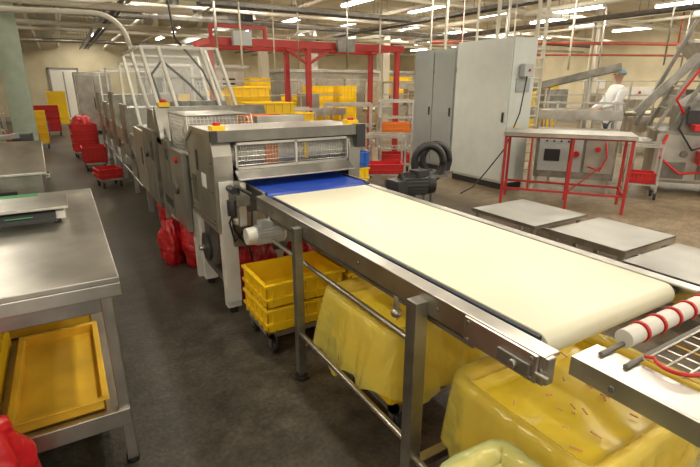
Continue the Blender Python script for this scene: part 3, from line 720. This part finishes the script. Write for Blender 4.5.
def column(x,y,s=.3,m=GRNPAINT):
    b=MB('support_column',.004)
    b.box(x-s/2,x+s/2,y-s/2,y-s/2+.03,0.02,CZ-.01,m);b.box(x-s/2,x+s/2,y+s/2-.03,y+s/2,.02,CZ-.01,m);b.box(x-.015,x+.015,y-s/2+.03,y+s/2-.03,.02,CZ-.01,m)
    b.box(x-s/2-.06,x+s/2+.06,y-s/2-.06,y+s/2+.06,0,.02,m)
    for sx in(-1,1):
        for sy in(-1,1): b.cyl((x+sx*(s/2+.03),y+sy*(s/2+.03),.02),(x+sx*(s/2+.03),y+sy*(s/2+.03),.05),.015,STEELD,seg=6)
    return b.done()
column(-.60,10.2,.34);column(-1.02,9.0,.16,PIPEW);column(9.9,14.2,.25,PIPEW);column(14.5,9.4,.25,PIPEW);column(5.6,14.6,.25,PIPEW)
b=MB('overhead_cross_beam',.004);b.box(-3.9,-1.2,9.95,10.02,2.55,2.65,GRNPAINT);b.box(-3.9,-1.2,9.95,10.02,3.05,3.12,GRNPAINT);b.bar((-2.4,9.98,3.1),(-1.4,9.98,2.6),.05,GRNPAINT);b.done()
b=MB('red_overhead_gantry',.004)
for y in(9.2,10.3):
    b.box(2.5,6.9,y-.06,y+.06,2.3,2.44,RED)
    for x in(4.5,6.75): b.box(x-.05,x+.05,y-.05,y+.05,0,2.3,RED)
b.box(2.45,2.55,9.15,9.25,0,2.3,RED)
for x in(2.55,3.5,4.5,5.6,6.75): b.box(x-.04,x+.04,9.26,10.24,2.32,2.42,RED)
b.bar((4.5,9.2,2.0),(5.0,9.2,2.3),.05,RED);b.bar((4.5,9.2,2.0),(4.0,9.2,2.3),.05,RED)
b.box(2.5,3.6,9.12,9.18,2.6,2.66,RED);b.box(2.5,2.56,9.12,9.18,2.44,2.6,RED);b.box(3.54,3.6,9.12,9.18,2.44,2.6,RED)
b.box(2.9,3.25,9.0,9.12,2.3,2.55,GREY);b.box(5.1,5.5,9.0,9.12,2.25,2.5,STEELD)
b.done()
# overhead services: one assembly (pipes, trays, ducts, drops)
OV=empty('overhead_services')
def pipe(name,path,r,m):
    b=MB(name,0);b.tube(path,r,m,10);return b.done(OV)
pipe('hose_pipe',[(-3.9,6.2,2.3),(-1,6.1,2.3),(.3,6.0,2.32)]+arc((.45,6,2.02),.3,90,20,6)[0:]+[(.76,6.0,2.0)],.028,PIPEW)
pipe('pipe_bend',[(-3.9,6.9,2.55),(.5,6.9,2.55),(.8,6.9,2.6),(.9,6.9,2.9),(.9,6.9,3.84)],.022,PIPEW)
pipe('pipe_run',[(-3.9,7.4,2.75),(.2,7.4,2.72),(2.5,7.4,2.8)],.03,STEEL)
pipe('pipe_run',[(-3.9,9.4,2.85),(.2,9.4,2.85),(2.3,9.4,2.85)],.06,PIPEW)
for y,z,r,m in((8.2,3.2,.035,PIPEW),(8.5,3.3,.05,PIPEW),(11.4,3.2,.04,PIPEW),(12.9,3.2,.05,STEEL),(13.5,2.95,.05,PIPEW),(16.5,3.1,.05,PIPEW),(20.5,3.1,.07,STEEL)):
    pipe('pipe_run',[(-3.9,y,z),(8,y,z),(19.9,y,z)],r,m)
for x,z,r,m in((2.2,3.3,.05,PIPEW),(3.1,3.2,.03,STEEL),(5.2,3.35,.04,PIPEW),(7.4,3.3,.05,PIPEW),(9.7,3.2,.06,PIPEW),(12.3,3.2,.05,PIPEW),(14.4,3.3,.04,PIPEW),(.3,3.3,.06,PIPEW),(-.4,3.2,.04,STEEL),(-1.1,3.1,.05,PIPEW)):
    pipe('pipe_run',[(x,4,z),(x,12,z),(x,26.9,z)],r,m)
pipe('red_sprinkler_pipe',[(9.2,11.0,2.75),(14,8.7,2.75),(19.8,6,2.75)],.045,RUST)
pipe('red_sprinkler_pipe',[(9.2,11.3,2.45),(14,9.0,2.45),(19.8,6.3,2.45)],.03,RUST)
for x,y in((10,10.6),(13,9.2),(16,7.8)): pipe('red_sprinkler_drop',[(x,y,2.8),(x,y,3.3),(x,y,3.84)],.025,RUST)
def cabletray(x0,y0,x1,y1,z,w=.3):
    b=MB('cable_tray',0);p=Vector((x0,y0,z));q=Vector((x1,y1,z));d=(q-p).normalized();s=d.cross(Vector((0,0,1)))
    for k in(-1,1): b.bar(p+s*k*w/2,q+s*k*w/2,.015,STEELD,.07)
    n=int((q-p).length/.3)
    for i in range(n):
        c=p+d*(i*.3+.1);b.bar(c-s*w/2,c+s*w/2,.02,STEELD,.01)
        if i%6==0:
            for k in(-1,1): b.cyl(c+s*k*w/2,Vector((c.x+s.x*k*w/2,c.y+s.y*k*w/2,CZ)),.006,STEELD,seg=5)
    b.bar(p+s*.05+Vector((0,0,.02)),q+s*.05+Vector((0,0,.02)),.08,BLACK,.03)
    return b.done(OV)
cabletray(1.2,7.0,1.2,24,3.05);cabletray(-3.5,12.2,19,12.2,3.05);cabletray(7.9,6,7.9,24,3.1,.3);cabletray(10.5,4,10.5,20,3.0,.3);cabletray(2.3,8.9,7,8.9,2.95,.3)
b=MB('round_duct',.004)
b.tube([(1.9,12.4,3.1),(2.6,12.4,3.1),(3.4,12.4,3.12),(4.2,12.4,3.2)],.19,STEELM,16);b.cyl((2.6,12.4,3.2),(2.6,12.4,3.84),.15,STEELD);b.cyl((4.2,12.4,3.2),(4.45,12.4,3.22),.25,BLKP,seg=20);b.cyl((3.1,12.4,3.11),(3.2,12.4,3.11),.23,STEEL,seg=20);b.cyl((2.1,12.4,3.1),(2.2,12.4,3.1),.23,STEEL,seg=20);b.done(OV)
b=MB('rect_duct',.004);b.box(4.9,5.2,13.2,26,3.25,3.45,STEEL);b.done(OV)
b=MB('rect_duct',.004);b.box(-.2,.1,8,26,3.45,3.7,STEELM);b.done(OV)
for x,y in((6.6,5.9),(7.9,6.9),(8.3,4.2),(9.3,6.6),(4.9,8.3),(3.6,8.8),(10.8,9.2),(7.2,7.6),(11.6,7.4),(6.0,8.8),(9.0,8.1),(4.1,8.8),(2.9,8.6),(12.2,5.8),(2.3,8.0)):
    pipe('service_drop',[(x,y,1.9),(x,y,2.6),(x,y,3.84)],random.choice((.012,.018,.022)),random.choice((PIPEW,STEEL)))
b=MB('cable_ladder',.0)
for s in(-.1,.1): b.box(6.7+s-.012,6.7+s+.012,5.28,5.34,0,CZ-.01,PIPEW)
for i in range(24): b.box(6.6,6.8,5.3,5.32,.2+i*.15,.22+i*.15,PIPEW)
b.done()
b=MB('exit_sign',.002);b.box(19.95,19.99,12.3,13.3,1.45,1.8,LABEL);b.box(19.94,19.95,12.9,13.25,1.5,1.76,EXITG);b.done()
b=MB('hanging_cable',0);b.tube([(6.0,4.92,1.72),(5.9,4.9,1.2),(5.6,4.85,.7),(5.35,4.95,.35),(5.2,5.05,.12),(5.0,5.1,.03)],.01,BLACK);b.done()

# ------------------------------------------------------------ person
root=empty('factory_worker')
def skin(name,V,E,R,m,sub=2,rootv=0):
    me=bpy.data.meshes.new(name);me.from_pydata(V,E,[]);me.materials.append(m)
    o=bpy.data.objects.new(name,me);sc.collection.objects.link(o);o.parent=root
    s=o.modifiers.new('skin','SKIN');s.use_smooth_shade=True
    for i,r in enumerate(R):
        d=me.skin_vertices[0].data[i];d.radius=r if isinstance(r,tuple) else (r,r);d.use_root=(i==rootv)
    u=o.modifiers.new('sub','SUBSURF');u.levels=sub;u.render_levels=sub
    return o
V=[(0,0,.98),(0,0,1.14),(-.01,0,1.32),(-.01,0,1.46),(-.015,0,1.54),
   (0,-.19,1.44),(-.10,-.25,1.20),(-.33,-.20,1.12),
   (0,.19,1.44),(-.08,.25,1.20),(-.30,.22,1.08),
   (0,-.09,.80),(0,.09,.80),(.01,-.10,.62),(.0,.10,.62)]
E=[(0,1),(1,2),(2,3),(3,4),(3,5),(5,6),(6,7),(3,8),(8,9),(9,10),(0,11),(0,12),(11,13),(12,14)]
R=[(.16,.18),(.14,.165),(.15,.19),(.12,.15),.06,.085,.06,.045,.085,.06,.045,(.12,.13),(.12,.13),.11,.11]
skin('coat',V,E,R,COAT)
V=[(0,0,.88),(0,-.09,.82),(-.02,-.10,.48),(.02,-.10,.09),(-.0,.09,.82),(0,.10,.48),(.03,.10,.09)]
skin('trousers',V,[(0,1),(1,2),(2,3),(0,4),(4,5),(5,6)],[.12,.09,.062,.05,.09,.062,.05],TROUS)
for sy in(-.1,.1):
    skin('boot',[(.05,sy,.05),(-.04,sy,.05),(-.15,sy,.04)],[(0,1),(1,2)],[.045,.045,.035],WHITE,1)
skin('head',[(.0,0,1.50),(-.005,0,1.58),(-.01,0,1.66),(-.01,0,1.74),(-.01,0,1.79),(-.07,0,1.64),(-.085,0,1.68),(-.105,0,1.665)],[(0,1),(1,2),(2,3),(3,4),(2,5),(3,6),(6,7)],[.05,.052,(.085,.075),(.09,.08),(.06,.055),.045,.03,.014],SKIN)
h=MB('face_details',0)
for s in(-1,1):
    h.ball((-.098,s*.032,1.705),.011,EYE);h.ball((0,s*.083,1.68),.028,SKIN,.5,.35,1)
h.ball((-.103,0,1.625),.02,REDP,.3,1,.3);o=h.done(root)
h=MB('hairnet',0);rings=[]
for i in range(9):
    t=i/8;a=t*math.pi*.5*.97;rings.append([(.005+.118*math.cos(a)*math.cos(2*math.pi*k/20),.10*math.cos(a)*math.sin(2*math.pi*k/20),1.725+.09*math.sin(a)-.02*math.cos(2*math.pi*k/20)) for k in range(20)])
h.loft(rings,HAIRN,True,True,True);h.done(root)
for sy,wr in((-1,Vector((-.35,-.20,1.115))),(1,Vector((-.32,.22,1.075)))):
    skin('palm',[tuple(wr+Vector((.03,0,0))),tuple(wr+Vector((-.035,0,-.005))),tuple(wr+Vector((-.08,0,-.012)))],[(0,1),(1,2)],[.026,(.032,.018),(.036,.016)],SKIN,1)
    for k,(off,l) in enumerate(((-.030,.07),(-.010,.08),(.011,.075),(.030,.058))):
        p=wr+Vector((-.085,off,-.012))
        skin('finger_%d'%(k+1),[tuple(p),tuple(p+Vector((-l*.5,0,-.012))),tuple(p+Vector((-l*.8,0,-.035))),tuple(p+Vector((-l*.9,0,-.055)))],[(0,1),(1,2),(2,3)],[.0095,.009,.008,.007],SKIN,1)
    p=wr+Vector((-.03,-sy*.03,-.005))
    skin('thumb',[tuple(p),tuple(p+Vector((-.03,-sy*.028,-.01))),tuple(p+Vector((-.06,-sy*.03,-.025)))],[(0,1),(1,2)],[.011,.010,.008],SKIN,1)
root.location=(9.35,5.5,0);root.rotation_euler=(0,0,math.radians(-30));root.scale=(1.05,1.05,1.05)

# ------------------------------------------------------------ world + camera
w=bpy.data.worlds.new('World');sc.world=w;w.use_nodes=True
w.node_tree.nodes['Background'].inputs[0].default_value=(1,.91,.76,1);w.node_tree.nodes['Background'].inputs[1].default_value=1.0
cd=bpy.data.cameras.new('Camera');cd.sensor_width=36;cd.lens=467*36/700;cd.clip_start=.05
co=bpy.data.objects.new('Camera',cd);sc.collection.objects.link(co);sc.camera=co
th=math.atan(148.5/467);yw=math.atan(293/math.hypot(467,148.5))
co.location=(0,0,1.6);co.rotation_euler=(math.pi/2-th,0,-yw)
